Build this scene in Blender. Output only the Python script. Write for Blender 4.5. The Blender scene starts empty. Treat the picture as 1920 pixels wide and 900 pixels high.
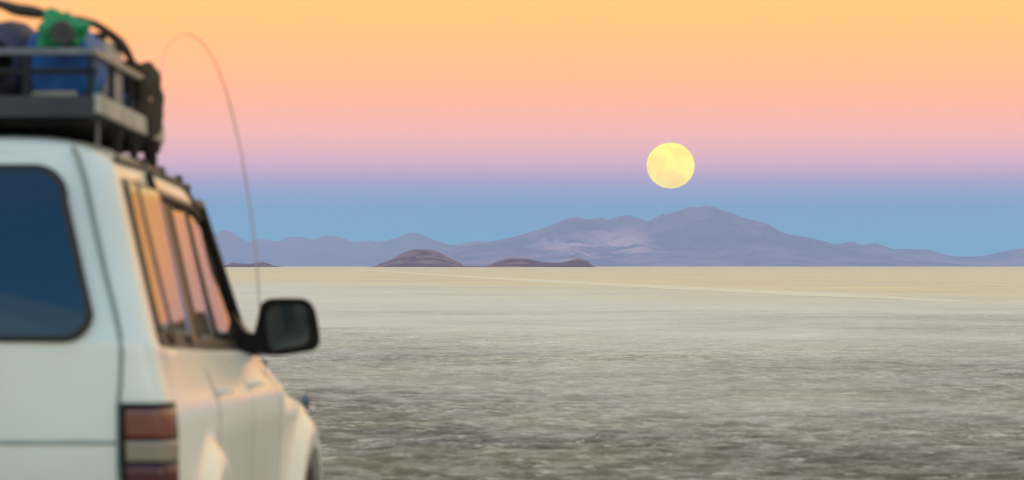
import bpy, bmesh, math, random
import numpy as np
from mathutils import Vector, Matrix, noise

random.seed(7); np.random.seed(7)
sc = bpy.context.scene
C = sc.collection

def lin(r, g, b):
    f = lambda c: (c/255/12.92) if c/255 <= .04045 else ((c/255+.055)/1.055)**2.4
    return (f(r), f(g), f(b), 1)

# ---------------------------------------------------------------- camera
HCAM, FPX = 1.48, 8500.0
cd = bpy.data.cameras.new('camera'); cam = bpy.data.objects.new('camera', cd); C.objects.link(cam)
cd.sensor_width = 36; cd.lens = FPX/1920*36
cd.clip_start = .5; cd.clip_end = 200000
cam.location = (0, 0, HCAM)
cam.rotation_euler = (math.radians(90)+math.atan(49/FPX), 0, 0)
cd.dof.use_dof = True; cd.dof.focus_distance = 150; cd.dof.aperture_fstop = 6.0
cd.dof.aperture_blades = 0
sc.camera = cam

# ---------------------------------------------------------------- sky
w = bpy.data.worlds.new('World'); sc.world = w; w.use_nodes = True
nt = w.node_tree; nt.nodes.clear()
N = nt.nodes.new; L = nt.links.new
out = N('ShaderNodeOutputWorld'); bg = N('ShaderNodeBackground'); L(bg.outputs[0], out.inputs[0])
tc = N('ShaderNodeTexCoord'); nrm = N('ShaderNodeVectorMath'); nrm.operation = 'NORMALIZE'; L(tc.outputs['Generated'], nrm.inputs[0])
sep = N('ShaderNodeSeparateXYZ'); L(nrm.outputs[0], sep.inputs[0])
asn = N('ShaderNodeMath'); asn.operation = 'ARCSINE'; L(sep.outputs[2], asn.inputs[0])
deg = N('ShaderNodeMath'); deg.operation = 'MULTIPLY'; deg.inputs[1].default_value = 57.29578; L(asn.outputs[0], deg.inputs[0])
def ramp(src, lo, hi, stops, interp='LINEAR'):
    m = N('ShaderNodeMapRange'); m.inputs[1].default_value = lo; m.inputs[2].default_value = hi; L(src, m.inputs[0])
    r = N('ShaderNodeValToRGB'); L(m.outputs[0], r.inputs[0]); e = r.color_ramp.elements; r.color_ramp.interpolation = interp
    for i, (p, c) in enumerate(stops):
        t = (p-lo)/(hi-lo)
        if i < 2: e[i].position = t; e[i].color = c
        else: el = e.new(t); el.color = c
    return r.outputs[0]
SKY_LOW = [(-0.6, (0.0, 0.4163, 0.542, 1)), (0.33, (0.0, 0.4163, 0.542, 1)), (0.701, (0.0313, 0.3546, 0.4931, 1)), (0.903, (0.2048, 0.3104, 0.4918, 1)), (1.038, (0.3637, 0.3107, 0.4751, 1)), (1.173, (0.5554, 0.3328, 0.4533, 1)), (1.341, (0.7782, 0.3892, 0.4283, 1)), (1.476, (0.863, 0.4087, 0.3623, 1)), (1.678, (0.9634, 0.4229, 0.3046, 1)), (2.015, (0.9815, 0.4069, 0.1896, 1)), (2.351, (1.206, 0.4334, 0.1411, 1)), (2.688, (1.2022, 0.4627, 0.1096, 1)), (3.024, (1.1942, 0.4793, 0.0762, 1)), (3.306, (1.1891, 0.4932, 0.0888, 1)), (7, (1.1891, 0.4932, 0.0888, 1))]
low = ramp(deg.outputs[0], -.6, 7, SKY_LOW)
# above the belt the anti-twilight sky pales and turns blue towards the zenith
high = ramp(deg.outputs[0], 6, 90, [(6, (1, .66, .27, 1)), (13, (1.05, .74, .36, 1)), (24, (.95, .74, .45, 1)), (40, (.75, .66, .50, 1)), (60, (.50, .52, .50, 1)), (90, (.36, .50, .80, 1))])
hm = N('ShaderNodeMapRange'); hm.inputs[1].default_value = 6; hm.inputs[2].default_value = 7; L(deg.outputs[0], hm.inputs[0])
m1 = N('ShaderNodeMix'); m1.data_type = 'RGBA'; L(hm.outputs[0], m1.inputs[0]); L(low, m1.inputs[6]); L(high, m1.inputs[7])
# twilight side, behind the camera: bright glow along the horizon
back = ramp(deg.outputs[0], -1, 90, [(-1, (.95, .74, .48, 1)), (3, (.90, .80, .58, 1)), (9, (.72, .82, .70, 1)), (20, (.50, .72, .78, 1)), (36, (.17, .46, .76, 1)), (60, (.10, .32, .62, 1)), (90, (.36, .50, .80, 1))])
az = N('ShaderNodeMapRange'); az.interpolation_type = 'SMOOTHSTEP'; az.inputs[1].default_value = .15; az.inputs[2].default_value = -.75; L(sep.outputs[1], az.inputs[0])
m2 = N('ShaderNodeMix'); m2.data_type = 'RGBA'; L(az.outputs[0], m2.inputs[0]); L(m1.outputs[2], m2.inputs[6]); L(back, m2.inputs[7])
L(m2.outputs[2], bg.inputs[0]); bg.inputs[1].default_value = 1.0

# the last, soft light of the sun that has just gone down behind the camera
sd = bpy.data.lights.new('sun', 'SUN'); so = bpy.data.objects.new('sun', sd); C.objects.link(so)
sd.energy = .3; sd.angle = math.radians(26); sd.color = (1, .72, .48)
sun_dir = Vector((.35, -.93, math.tan(math.radians(9))))
so.rotation_euler = sun_dir.to_track_quat('Z', 'Y').to_euler(); so.location = (0, 0, 50)

sc.render.engine = 'CYCLES'
sc.view_settings.view_transform = 'Standard'; sc.view_settings.look = 'None'
sc.view_settings.exposure = .5; sc.view_settings.gamma = 1; sc.view_settings.use_curve_mapping = False
sc.cycles.max_bounces = 6; sc.cycles.diffuse_bounces = 2; sc.cycles.glossy_bounces = 4
sc.cycles.transparent_max_bounces = 8; sc.cycles.volume_bounces = 1
sc.cycles.use_denoising = True
try: sc.cycles.denoiser = 'OPENIMAGEDENOISE'
except Exception: pass
sc.cycles.caustics_reflective = False
sc.cycles.filter_width = 1.15

# ---------------------------------------------------------------- helpers
def mat(name, col, rough=.5, metal=0, ior=1.5, coat=0, nscale=None, ncol=None, namt=.3, bump=0, bscale=20, sheen=0, coat_rough=.03):
    m = bpy.data.materials.new(name); m.use_nodes = True; t = m.node_tree; p = t.nodes['Principled BSDF']
    c = col if len(col) == 4 else (*col, 1)
    p.inputs['Base Color'].default_value = c; p.inputs['Roughness'].default_value = rough; p.inputs['Metallic'].default_value = metal
    p.inputs['IOR'].default_value = ior; p.inputs['Coat Weight'].default_value = coat; p.inputs['Coat Roughness'].default_value = coat_rough
    tcn = t.nodes.new('ShaderNodeTexCoord')
    if nscale:
        n = t.nodes.new('ShaderNodeTexNoise'); n.inputs['Scale'].default_value = nscale; n.inputs['Detail'].default_value = 5
        t.links.new(tcn.outputs['Object'], n.inputs['Vector'])
        r = t.nodes.new('ShaderNodeMapRange'); r.inputs[1].default_value = .35; r.inputs[2].default_value = .7; r.inputs[4].default_value = namt
        t.links.new(n.outputs[0], r.inputs[0])
        x = t.nodes.new('ShaderNodeMix'); x.data_type = 'RGBA'; x.inputs[6].default_value = c
        x.inputs[7].default_value = (*ncol[:3], 1)
        t.links.new(r.outputs[0], x.inputs[0]); t.links.new(x.outputs[2], p.inputs['Base Color'])
    if bump:
        n = t.nodes.new('ShaderNodeTexNoise'); n.inputs['Scale'].default_value = bscale; n.inputs['Detail'].default_value = 4
        t.links.new(tcn.outputs['Object'], n.inputs['Vector'])
        b = t.nodes.new('ShaderNodeBump'); b.inputs['Strength'].default_value = bump; b.inputs['Distance'].default_value = .01
        t.links.new(n.outputs[0], b.inputs['Height']); t.links.new(b.outputs[0], p.inputs['Normal'])
    return m

def tag(o, label=None, cat=None, group=None, kind=None):
    if label: o['label'] = label
    if cat: o['category'] = cat
    if group: o['group'] = group
    if kind: o['kind'] = kind
    return o

class MB:
    def __init__(s): s.v = []; s.f = []
    def add(s, vs, fs):
        b = len(s.v); s.v += [tuple(p) for p in vs]; s.f += [tuple(i+b for i in f) for f in fs]; return s
    def box(s, x0, x1, y0, y1, z0, z1, bev=0):
        if bev:
            bm = bmesh.new(); bmesh.ops.create_cube(bm, size=1)
            for v in bm.verts: v.co = ((x0+x1)/2+v.co.x*(x1-x0), (y0+y1)/2+v.co.y*(y1-y0), (z0+z1)/2+v.co.z*(z1-z0))
            bmesh.ops.bevel(bm, geom=bm.edges[:], offset=bev, segments=3, profile=.5, affect='EDGES')
            bm.verts.index_update()
            s.add([v.co.copy() for v in bm.verts], [[v.index for v in f.verts] for f in bm.faces]); bm.free(); return s
        return s.add([(x, y, z) for x in (x0, x1) for y in (y0, y1) for z in (z0, z1)],
                     [(0, 1, 3, 2), (4, 6, 7, 5), (0, 4, 5, 1), (2, 3, 7, 6), (0, 2, 6, 4), (1, 5, 7, 3)])
    def beam(s, a, b, wx, wz, up=(0, 0, 1)):
        """box bar between two points, width wx (sideways) and wz (along up)"""
        a = Vector(a); b = Vector(b); d = (b-a).normalized(); u = Vector(up)
        sd_ = d.cross(u).normalized(); u = sd_.cross(d).normalized()
        vs = []
        for p in (a, b):
            for i, j in ((-1, -1), (1, -1), (1, 1), (-1, 1)): vs.append(p+sd_*(i*wx/2)+u*(j*wz/2))
        return s.add(vs, [(0, 1, 2, 3), (7, 6, 5, 4), (0, 4, 5, 1), (1, 5, 6, 2), (2, 6, 7, 3), (3, 7, 4, 0)])
    def tube(s, pts, r, n=10, flat=1.0, caps=True):
        pts = [Vector(p) for p in pts]; rs = r if isinstance(r, (list, tuple)) else [r]*len(pts)
        vs = []; fs = []; prev = None
        for i, p in enumerate(pts):
            d = (pts[min(i+1, len(pts)-1)]-pts[max(i-1, 0)]).normalized()
            if prev is None:
                prev = Vector((0, 0, 1)) if abs(d.z) < .9 else Vector((1, 0, 0))
            u = (prev-d*prev.dot(d)).normalized(); q = d.cross(u); prev = u
            for k in range(n):
                a = 2*math.pi*k/n; vs.append(p+u*math.cos(a)*rs[i]*flat+q*math.sin(a)*rs[i])
        for i in range(len(pts)-1):
            for k in range(n): fs.append((i*n+k, i*n+(k+1) % n, (i+1)*n+(k+1) % n, (i+1)*n+k))
        if caps:
            fs.append(tuple(range(n-1, -1, -1))); fs.append(tuple((len(pts)-1)*n+k for k in range(n)))
        return s.add(vs, fs)
    def lathe(s, prof, c, axis='Y', n=40, sx=1, sz=1):
        """prof = [(r, t)] revolved round an axis through c"""
        vs = []; fs = []
        for r, t in prof:
            for k in range(n):
                a = 2*math.pi*k/n; q = (r*math.cos(a)*sx, r*math.sin(a)*sz)
                p = {'Y': (q[0], t, q[1]), 'X': (t, q[0], q[1]), 'Z': (q[0], q[1], t)}[axis]
                vs.append((c[0]+p[0], c[1]+p[1], c[2]+p[2]))
        for i in range(len(prof)-1):
            for k in range(n): fs.append((i*n+k, i*n+(k+1) % n, (i+1)*n+(k+1) % n, (i+1)*n+k))
        fs.append(tuple(range(n))); fs.append(tuple((len(prof)-1)*n+k for k in range(n)))
        return s.add(vs, fs)
    def grid(s, fn, nu, nv):
        vs = [fn(i/nu, j/nv) for i in range(nu+1) for j in range(nv+1)]
        return s.add(vs, [(i*(nv+1)+j, (i+1)*(nv+1)+j, (i+1)*(nv+1)+j+1, i*(nv+1)+j+1) for i in range(nu) for j in range(nv)])
    def build(s, name, m, parent=None, smooth=True, angle=40, fix=True, solid=0, bevel=0, base=None):
        vs = s.v if base is None else [(a-base[0], b-base[1], c-base[2]) for a, b, c in s.v]
        me = bpy.data.meshes.new(name); me.from_pydata(vs, [], s.f); me.update()
        if fix:
            bm = bmesh.new(); bm.from_mesh(me); bmesh.ops.recalc_face_normals(bm, faces=bm.faces); bm.to_mesh(me); bm.free()
        me.materials.append(m)
        if smooth:
            me.shade_smooth(); me.set_sharp_from_angle(angle=math.radians(angle))
        o = bpy.data.objects.new(name, me); C.objects.link(o)
        if parent: o.parent = parent
        if solid:
            md = o.modifiers.new('solid', 'SOLIDIFY'); md.thickness = solid; md.offset = 1
        if bevel:
            md = o.modifiers.new('bevel', 'BEVEL'); md.width = bevel; md.segments = 2; md.limit_method = 'ANGLE'
        return o

def interp(keys, t):
    if t <= keys[0][0]: return keys[0][1]
    for (a, va), (b, vb) in zip(keys, keys[1:]):
        if t <= b: return va+(vb-va)*(t-a)/(b-a)
    return keys[-1][1]
def sstep(a, b, t):
    t = max(0, min(1, (t-a)/(b-a))); return t*t*(3-2*t)

# ---------------------------------------------------------------- ground
def crust_material(name, relief):
    m = bpy.data.materials.new(name); m.use_nodes = True; t = m.node_tree; p = t.nodes['Principled BSDF']; n_ = t.nodes.new; l = t.links.new
    geo = n_('ShaderNodeNewGeometry')
    def nz(scale, det=4, rough=.55, stretch=(1, 1, 1)):
        mp = n_('ShaderNodeMapping'); mp.inputs['Scale'].default_value = stretch; l(geo.outputs['Position'], mp.inputs[0])
        q = n_('ShaderNodeTexNoise'); q.inputs['Scale'].default_value = scale; q.inputs['Detail'].default_value = det; q.inputs['Roughness'].default_value = rough
        l(mp.outputs[0], q.inputs['Vector']); return q.outputs[0]
    def mr(src, a, b, c=0, d=1):
        q = n_('ShaderNodeMapRange'); 
        for i, v in enumerate((a, b, c, d)): q.inputs[i+1].default_value = v
        l(src, q.inputs[0]); return q.outputs[0]
    def mix(f, a, b):
        q = n_('ShaderNodeMix'); q.data_type = 'RGBA'
        if isinstance(f, float): q.inputs[0].default_value = f
        else: l(f, q.inputs[0])
        for i, c in ((6, a), (7, b)):
            if isinstance(c, tuple): q.inputs[i].default_value = (*c, 1)
            else: l(c, q.inputs[i])
        return q.outputs[2]
    def math_(op, a, b):
        q = n_('ShaderNodeMath'); q.operation = op; q.use_clamp = True
        for i, c in ((0, a), (1, b)):
            if isinstance(c, (int, float)): q.inputs[i].default_value = c
            else: l(c, q.inputs[i])
        return q.outputs[0]
    sp = n_('ShaderNodeSeparateXYZ'); l(geo.outputs['Position'], sp.inputs[0])
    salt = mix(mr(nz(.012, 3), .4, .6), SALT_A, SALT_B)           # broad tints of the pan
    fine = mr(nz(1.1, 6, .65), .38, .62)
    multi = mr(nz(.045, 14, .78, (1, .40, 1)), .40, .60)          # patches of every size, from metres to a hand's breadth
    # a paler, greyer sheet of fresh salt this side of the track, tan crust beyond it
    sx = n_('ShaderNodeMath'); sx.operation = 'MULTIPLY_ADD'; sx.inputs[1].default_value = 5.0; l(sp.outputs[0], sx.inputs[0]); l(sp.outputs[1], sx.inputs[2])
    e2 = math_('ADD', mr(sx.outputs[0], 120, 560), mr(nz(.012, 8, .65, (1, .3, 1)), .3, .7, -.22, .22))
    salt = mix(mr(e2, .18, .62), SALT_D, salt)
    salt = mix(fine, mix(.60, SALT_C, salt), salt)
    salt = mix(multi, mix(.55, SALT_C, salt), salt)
    # nearer crust painted darker up to an uneven border, standing in for grazing shading
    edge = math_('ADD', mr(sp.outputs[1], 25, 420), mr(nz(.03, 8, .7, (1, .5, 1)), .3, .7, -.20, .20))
    near_shade = math_('MULTIPLY', mr(edge, .0, .30, 1, 0), mr(sp.outputs[1], 4, 22))
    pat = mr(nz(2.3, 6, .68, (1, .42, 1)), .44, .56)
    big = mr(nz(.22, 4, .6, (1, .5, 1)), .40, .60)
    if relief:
        hz = mr(sp.outputs[2], .011, .029)  # hollows coloured darker than the ridge tops
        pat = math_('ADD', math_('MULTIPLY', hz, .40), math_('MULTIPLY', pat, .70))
        shaded = mix(pat, mix(big, SHADE_A, SHADE_B), mix(big, (.30, .30, .27), SHADE_TOP))
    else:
        shaded = mix(pat, SHADE_A, SHADE_TOP)
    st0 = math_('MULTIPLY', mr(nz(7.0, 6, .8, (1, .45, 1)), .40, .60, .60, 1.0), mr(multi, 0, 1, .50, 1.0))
    shade_fade = math_('ADD', mr(sp.outputs[1], 26, 100), mr(nz(.06, 8, .7, (1, .4, 1)), .3, .7, -.3, .3))  # painted shade deepens towards the nearest ground
    st = mr(math_('MULTIPLY', st0, mr(shade_fade, 0, .8, .66, 1.0)), 0, 1, -.25, 2.25)
    mv = n_('ShaderNodeVectorMath'); mv.operation = 'MULTIPLY'; l(shaded, mv.inputs[0]); l(st, mv.inputs[1])
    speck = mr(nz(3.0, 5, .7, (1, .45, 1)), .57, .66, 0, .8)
    shaded = mix(speck, mv.outputs[0], (.56, .54, .46))
    col = mix(near_shade, salt, shaded)
    l(col, p.inputs['Base Color']); p.inputs['Roughness'].default_value = .85; p.inputs['Specular IOR Level'].default_value = .25
    b = n_('ShaderNodeBump'); b.inputs['Strength'].default_value = .5; b.inputs['Distance'].default_value = .02
    l(nz(5, 4, .6), b.inputs['Height']); l(b.outputs[0], p.inputs['Normal'])
    return m
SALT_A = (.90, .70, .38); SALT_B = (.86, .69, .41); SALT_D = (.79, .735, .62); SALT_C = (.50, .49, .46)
SHADE_A = (.065, .068, .062); SHADE_B = (.155, .15, .105); SHADE_TOP = (.41, .39, .32)  # near-crust colours, with the shading between ridges put into them
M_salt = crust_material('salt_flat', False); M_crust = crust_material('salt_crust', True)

g = MB(); R_ = 70000
ys = [-R_, -2000, 0, 20, 300, 1000, 3000, 10000, R_]; xs = [-R_, -5000, -300, 0, 300, 5000, R_]
g.add([(x, y, 0) for y in ys for x in xs], [(j*len(xs)+i, j*len(xs)+i+1, (j+1)*len(xs)+i+1, (j+1)*len(xs)+i) for j in range(len(ys)-1) for i in range(len(xs)-1)])
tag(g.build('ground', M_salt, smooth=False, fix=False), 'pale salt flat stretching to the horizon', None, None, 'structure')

def vnoise(X, Y, seed):
    """smooth value noise on arrays"""
    xi = np.floor(X).astype(np.int64); yi = np.floor(Y).astype(np.int64); fx = X-xi; fy = Y-yi
    fx = fx*fx*fx*(fx*(fx*6-15)+10); fy = fy*fy*fy*(fy*(fy*6-15)+10)
    def h(a, b):
        n = (a*374761393+b*668265263+seed*1442695041) & 0xffffffff
        n = ((n ^ (n >> 13))*1274126177) & 0xffffffff; n = (n ^ (n >> 16)) & 0xffff
        return n/65535.0
    return (h(xi, yi)*(1-fx)+h(xi+1, yi)*fx)*(1-fy)+(h(xi, yi+1)*(1-fx)+h(xi+1, yi+1)*fx)*fy
def fbm(X, Y, seed, octv=5, gain=.5, ridged=False):
    s = 0; a = 1; t = 0
    for o in range(octv):
        n = vnoise(X*2**o+o*17.3, Y*2**o-o*9.1, seed+o)
        if ridged: n = 1-np.abs(2*n-1)
        s = s+a*n; t += a; a *= gain
    return s/t

def grid_object(name, P, nr, nc, m, smooth=True):
    me = bpy.data.meshes.new(name)
    me.vertices.add(nr*nc); me.vertices.foreach_set('co', P.reshape(-1).astype(np.float32))
    i, j = np.meshgrid(np.arange(nr-1), np.arange(nc-1), indexing='ij')
    q = np.stack([i*nc+j, i*nc+j+1, (i+1)*nc+j+1, (i+1)*nc+j], -1).reshape(-1, 4)
    n = len(q); me.loops.add(n*4); me.loops.foreach_set('vertex_index', q.reshape(-1).astype(np.int32))
    me.polygons.add(n); me.polygons.foreach_set('loop_start', np.arange(0, n*4, 4, dtype=np.int32))
    me.polygons.foreach_set('loop_total', np.full(n, 4, dtype=np.int32))
    me.update(calc_edges=True); me.validate()
    if smooth: me.shade_smooth()
    me.materials.append(m)
    o = bpy.data.objects.new(name, me); C.objects.link(o); return o

# uneven crust: real low ridges and hollows in the nearer part of the pan
rows = [21.0]
while rows[-1] < 200: rows.append(rows[-1]+.06+.0011*(rows[-1]-21))
rows = np.array(rows); nr = len(rows); nc = 640
u = np.linspace(-1, 1, nc)
Yg = np.repeat(rows[:, None], nc, 1); Xg = u[None, :]*(7+.15*Yg)
ridge = fbm(Xg*2.6, Yg*1.7, 3, 5, .55, True)
slab = fbm(Xg*.6, Yg*.3, 11, 4, .5)
Zg = .036*(np.clip(ridge, .35, 1)-.35)/.65*(.35+1.1*slab)+.012*(slab-.3)
tap = np.clip((1-np.abs(u))/.05, 0, 1)[None, :]*np.clip((rows-21)/2, 0, 1)[:, None]*np.clip((200-rows)/60, 0, 1)[:, None]
Zg = .004+np.clip(Zg, 0, None)*tap
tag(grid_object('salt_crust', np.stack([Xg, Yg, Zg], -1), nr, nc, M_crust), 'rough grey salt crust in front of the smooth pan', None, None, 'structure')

# faint pale wheel track
M_track = mat('track_salt', (.76, .70, .56), .85, nscale=.15, ncol=(.80, .69, .47), namt=1.0)
tr = MB(); cl = [(-120, 3200, 4), (-34, 1247, 4), (-5.3, 624, 5), (6, 400, 5.5), (16.4, 230, 4.5), (18.6, 195, 1.6), (19.6, 180, .4)]
vs = []
for i in range(121):
    t = i/120; yy = 3200*(180/3200)**t
    px = interp([(c[1], c[0]) for c in reversed(cl)], yy); ww = interp([(c[1], c[2]) for c in reversed(cl)], yy)
    for s_ in (-1, 1): vs.append((px+s_*ww/2*(1+.5*noise.noise((yy*.05, s_*3, 0))), yy, .006))
tr.add(vs, [(2*i, 2*i+1, 2*i+3, 2*i+2) for i in range(120)])
tag(tr.build('wheel_track', M_track, smooth=False, fix=False), 'pale wheel track crossing the salt flat', None, None, 'structure')

# ---------------------------------------------------------------- mountains
def mountain_material(name, rock, scree_lit, scale, patch=None):
    m = bpy.data.materials.new(name); m.use_nodes = True; t = m.node_tree; p = t.nodes['Principled BSDF']; n_ = t.nodes.new; l = t.links.new
    geo = n_('ShaderNodeNewGeometry'); mp = n_('ShaderNodeMapping'); mp.inputs['Scale'].default_value = (scale, scale*.6, scale*1.1); l(geo.outputs['Position'], mp.inputs[0])
    q = n_('ShaderNodeTexNoise'); q.inputs['Scale'].default_value = 1; q.inputs['Detail'].default_value = 10; q.inputs['Roughness'].default_value = .68; q.inputs['Distortion'].default_value = .8; l(mp.outputs[0], q.inputs['Vector'])
    r = n_('ShaderNodeMapRange'); r.inputs[1].default_value = .45; r.inputs[2].default_value = .57; l(q.outputs[0], r.inputs[0])  # colour contrast also stands for light and dark in the gullies
    fac = r.outputs[0]
    if patch:   # pale scree and lit slopes, both painted into one part of the massif
        sb = n_('ShaderNodeVectorMath'); sb.operation = 'SUBTRACT'; l(geo.outputs['Position'], sb.inputs[0]); sb.inputs[1].default_value = patch[0]
        dv = n_('ShaderNodeVectorMath'); dv.operation = 'DIVIDE'; l(sb.outputs[0], dv.inputs[0]); dv.inputs[1].default_value = patch[1]
        ln = n_('ShaderNodeVectorMath'); ln.operation = 'LENGTH'; l(dv.outputs[0], ln.inputs[0])
        a = n_('ShaderNodeMapRange'); a.inputs[1].default_value = 1.15; a.inputs[2].default_value = .5; a.inputs[3].default_value = .24; a.inputs[4].default_value = .95; l(ln.outputs['Value'], a.inputs[0])
        mu = n_('ShaderNodeMath'); mu.operation = 'MULTIPLY'; mu.use_clamp = True; l(fac, mu.inputs[0]); l(a.outputs[0], mu.inputs[1]); fac = mu.outputs[0]
    x = n_('ShaderNodeMix'); x.data_type = 'RGBA'; x.inputs[6].default_value = (*rock, 1); x.inputs[7].default_value = (*scree_lit, 1); l(fac, x.inputs[0])
    l(x.outputs[2], p.inputs['Base Color']); p.inputs['Roughness'].default_value = 1; p.inputs['Specular IOR Level'].default_value = 0
    return m

def range_mesh(name, pts, D, depth, m, rough=.5, seed=1, nx=420, ny=70, wl=900, back=.6, jag=.045):
    """heightfield whose crest follows pts (picture column, height in picture rows above the horizon) at distance D"""
    xs_ = np.array([(a-960)/FPX*D for a, b in pts]); hs = np.array([max(b, 0)/FPX*D for a, b in pts])
    X = np.linspace(xs_[0], xs_[-1], nx); Hc = np.interp(X, xs_, hs)
    k = np.array([1, 2, 1])/4.; Hc[1:-1] = np.convolve(Hc, k, 'valid')
    Hc = Hc*(1+jag*(fbm(X/wl*5, X*0+seed, seed+70, 5, .6)-.5))
    v = np.linspace(-1, back, ny); Yr = v*depth
    XX = np.repeat(X[None, :], ny, 0)
    wob = (fbm(X/wl/2, X*0, seed+50, 3)-.5)*depth*.5
    fr = np.where(v < 0, 1+v, 1-v/back)[:, None]
    prof = fr**1.15
    rd = fbm(XX/wl+.3*fbm(XX/wl, np.repeat(Yr[:, None], nx, 1)/wl, seed+9, 3), np.repeat(Yr[:, None], nx, 1)/wl/1.6, seed, 6, .55, True)
    er = 1-rough*(1-rd)*np.sin(np.pi*np.clip(fr, 0, 1))**.7*1.3
    Z = Hc[None, :]*prof*er+HCAM*fr
    ed = np.clip(np.minimum(X-X[0], X[-1]-X)/(.002*D), 0, 1)[None, :]
    P = np.stack([XX*(1+(Yr[:, None]*(fr) * 0)/D), D+Yr[:, None]+wob[None, :]*(1-fr)*0+XX*0, Z*ed-3*(fr <= 0)], -1)
    return grid_object(name, P, ny, nx, m)
def z6(l): return [(380+a/2.494, 499-(360+b/2.494)) for a, b in l]
def z7(l): return [(1100+a/2.3415, 499-(360+b/2.3415)) for a, b in l]
main = z6([(1080, 352), (1130, 290), (1180, 262), (1300, 240), (1400, 220), (1480, 200), (1560, 180), (1640, 150), (1700, 125), (1745, 115)]) + \
    z7([(0, 120), (25, 117), (60, 110), (75, 111), (90, 119), (130, 109), (150, 104), (180, 98), (200, 106), (240, 117), (268, 128), (285, 118), (300, 108), (318, 100), (335, 87), (345, 97), (370, 88), (400, 75), (430, 67), (465, 58), (490, 62), (515, 54), (560, 65), (590, 77),
        (620, 85), (660, 97), (700, 112), (740, 121), (790, 135), (820, 153), (850, 170), (900, 190), (950, 194), (1000, 205), (1060, 219), (1085, 230), (1165, 240), (1300, 262), (1450, 290), (1600, 324)])
Dm = 30000
M_main = mountain_material('mountain_rock', (.12, .10, .15), (.84, .52, .50), 1/520, (((1110-960)/FPX*Dm, Dm-1800, 120), (400, 2400, 190)))
tag(range_mesh('mountain', main, Dm, 3800, M_main, .62, 5, 620, 110, 620), 'broad purple mountain under the moon', None, None, 'structure')
right = z7([(820, 318), (900, 290), (1010, 260), (1070, 232), (1085, 229), (1120, 224), (1165, 217), (1190, 223), (1215, 233), (1245, 225), (1270, 222), (1300, 234), (1350, 250), (1400, 248), (1500, 251), (1530, 260), (1560, 270), (1620, 281), (1700, 283),
            (1750, 277), (1800, 267), (1850, 257), (1920, 243), (2000, 225), (2100, 215), (2300, 240), (2600, 322)])
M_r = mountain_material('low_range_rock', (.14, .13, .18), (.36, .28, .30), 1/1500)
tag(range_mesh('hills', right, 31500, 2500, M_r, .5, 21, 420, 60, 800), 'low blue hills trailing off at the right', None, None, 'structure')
left = z6([(-900, 330), (-600, 260), (-400, 220), (-200, 235), (-60, 215), (0, 205), (60, 190), (100, 175), (125, 180), (150, 195), (200, 225), (260, 240), (330, 246), (360, 230), (390, 212), (435, 207), (470, 210), (500, 222), (540, 216), (565, 205), (590, 202), (640, 208),
           (670, 220), (700, 232), (760, 242), (800, 235), (860, 225), (920, 208), (950, 191), (990, 188), (1030, 198), (1080, 220), (1150, 240), (1220, 262), (1330, 300), (1400, 348)])
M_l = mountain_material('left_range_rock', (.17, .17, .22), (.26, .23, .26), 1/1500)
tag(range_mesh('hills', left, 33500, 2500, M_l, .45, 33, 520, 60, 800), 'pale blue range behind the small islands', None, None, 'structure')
far = z6([(150, 330), (190, 240), (230, 220), (270, 215), (300, 217), (350, 224), (420, 240), (520, 250), (640, 242), (700, 228), (740, 224), (775, 217), (820, 228), (900, 240), (1000, 250), (1150, 248), (1200, 238), (1250, 228), (1300, 221), (1330, 230), (1400, 240), (1500, 330)])
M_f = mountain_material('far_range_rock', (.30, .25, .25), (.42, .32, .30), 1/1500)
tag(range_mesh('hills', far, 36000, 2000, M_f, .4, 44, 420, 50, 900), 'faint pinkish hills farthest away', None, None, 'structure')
M_i = mountain_material('island_rock', (.12, .065, .105), (.30, .17, .15), 1/80)
def island(pts, D, dep, seed, label):
    tag(range_mesh('island', pts, D, dep, M_i, .3, seed, 320, 50, 160, 1.0, .07), label, None, None, 'structure')
island(z6([(785, 349), (800, 345), (825, 335), (860, 325), (900, 305), (930, 285), (965, 270), (1000, 262), (1050, 264), (1095, 272), (1130, 290), (1165, 315), (1200, 328), (1230, 340), (1245, 349)]), 8500, 480, 61, 'tallest island hill with a round top')
island(z6([(1040, 349), (1060, 345), (1100, 341), (1150, 340), (1200, 345), (1320, 346), (1345, 338), (1380, 322), (1420, 309), (1450, 306), (1500, 308), (1550, 318), (1600, 329), (1660, 331), (1700, 325), (1730, 314), (1760, 310), (1790, 315), (1820, 332), (1845, 349)]), 7400, 330, 62, 'long dark island with two humps')
island(z6([(90, 349), (115, 335), (145, 330), (180, 334), (210, 337), (250, 330), (275, 327), (300, 331), (325, 342), (365, 349)]), 7800, 260, 63, 'small low island beside the antenna')

# ---------------------------------------------------------------- haze
hz = MB(); hz.box(-62000, 62000, -4000, 38500, -1.0, 440)
M_h = bpy.data.materials.new('haze'); M_h.use_nodes = True; t = M_h.node_tree; t.nodes.remove(t.nodes['Principled BSDF'])
pv = t.nodes.new('ShaderNodeVolumePrincipled'); t.links.new(pv.outputs[0], t.nodes['Material Output'].inputs['Volume'])
pv.inputs['Color'].default_value = (.395, .535, 1.0, 1); pv.inputs['Density'].default_value = 4.0e-5; pv.inputs['Anisotropy'].default_value = 0
ho = hz.build('haze', M_h, smooth=False); tag(ho, 'thin blue evening haze over the salt flat', None, None, 'stuff')

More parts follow.
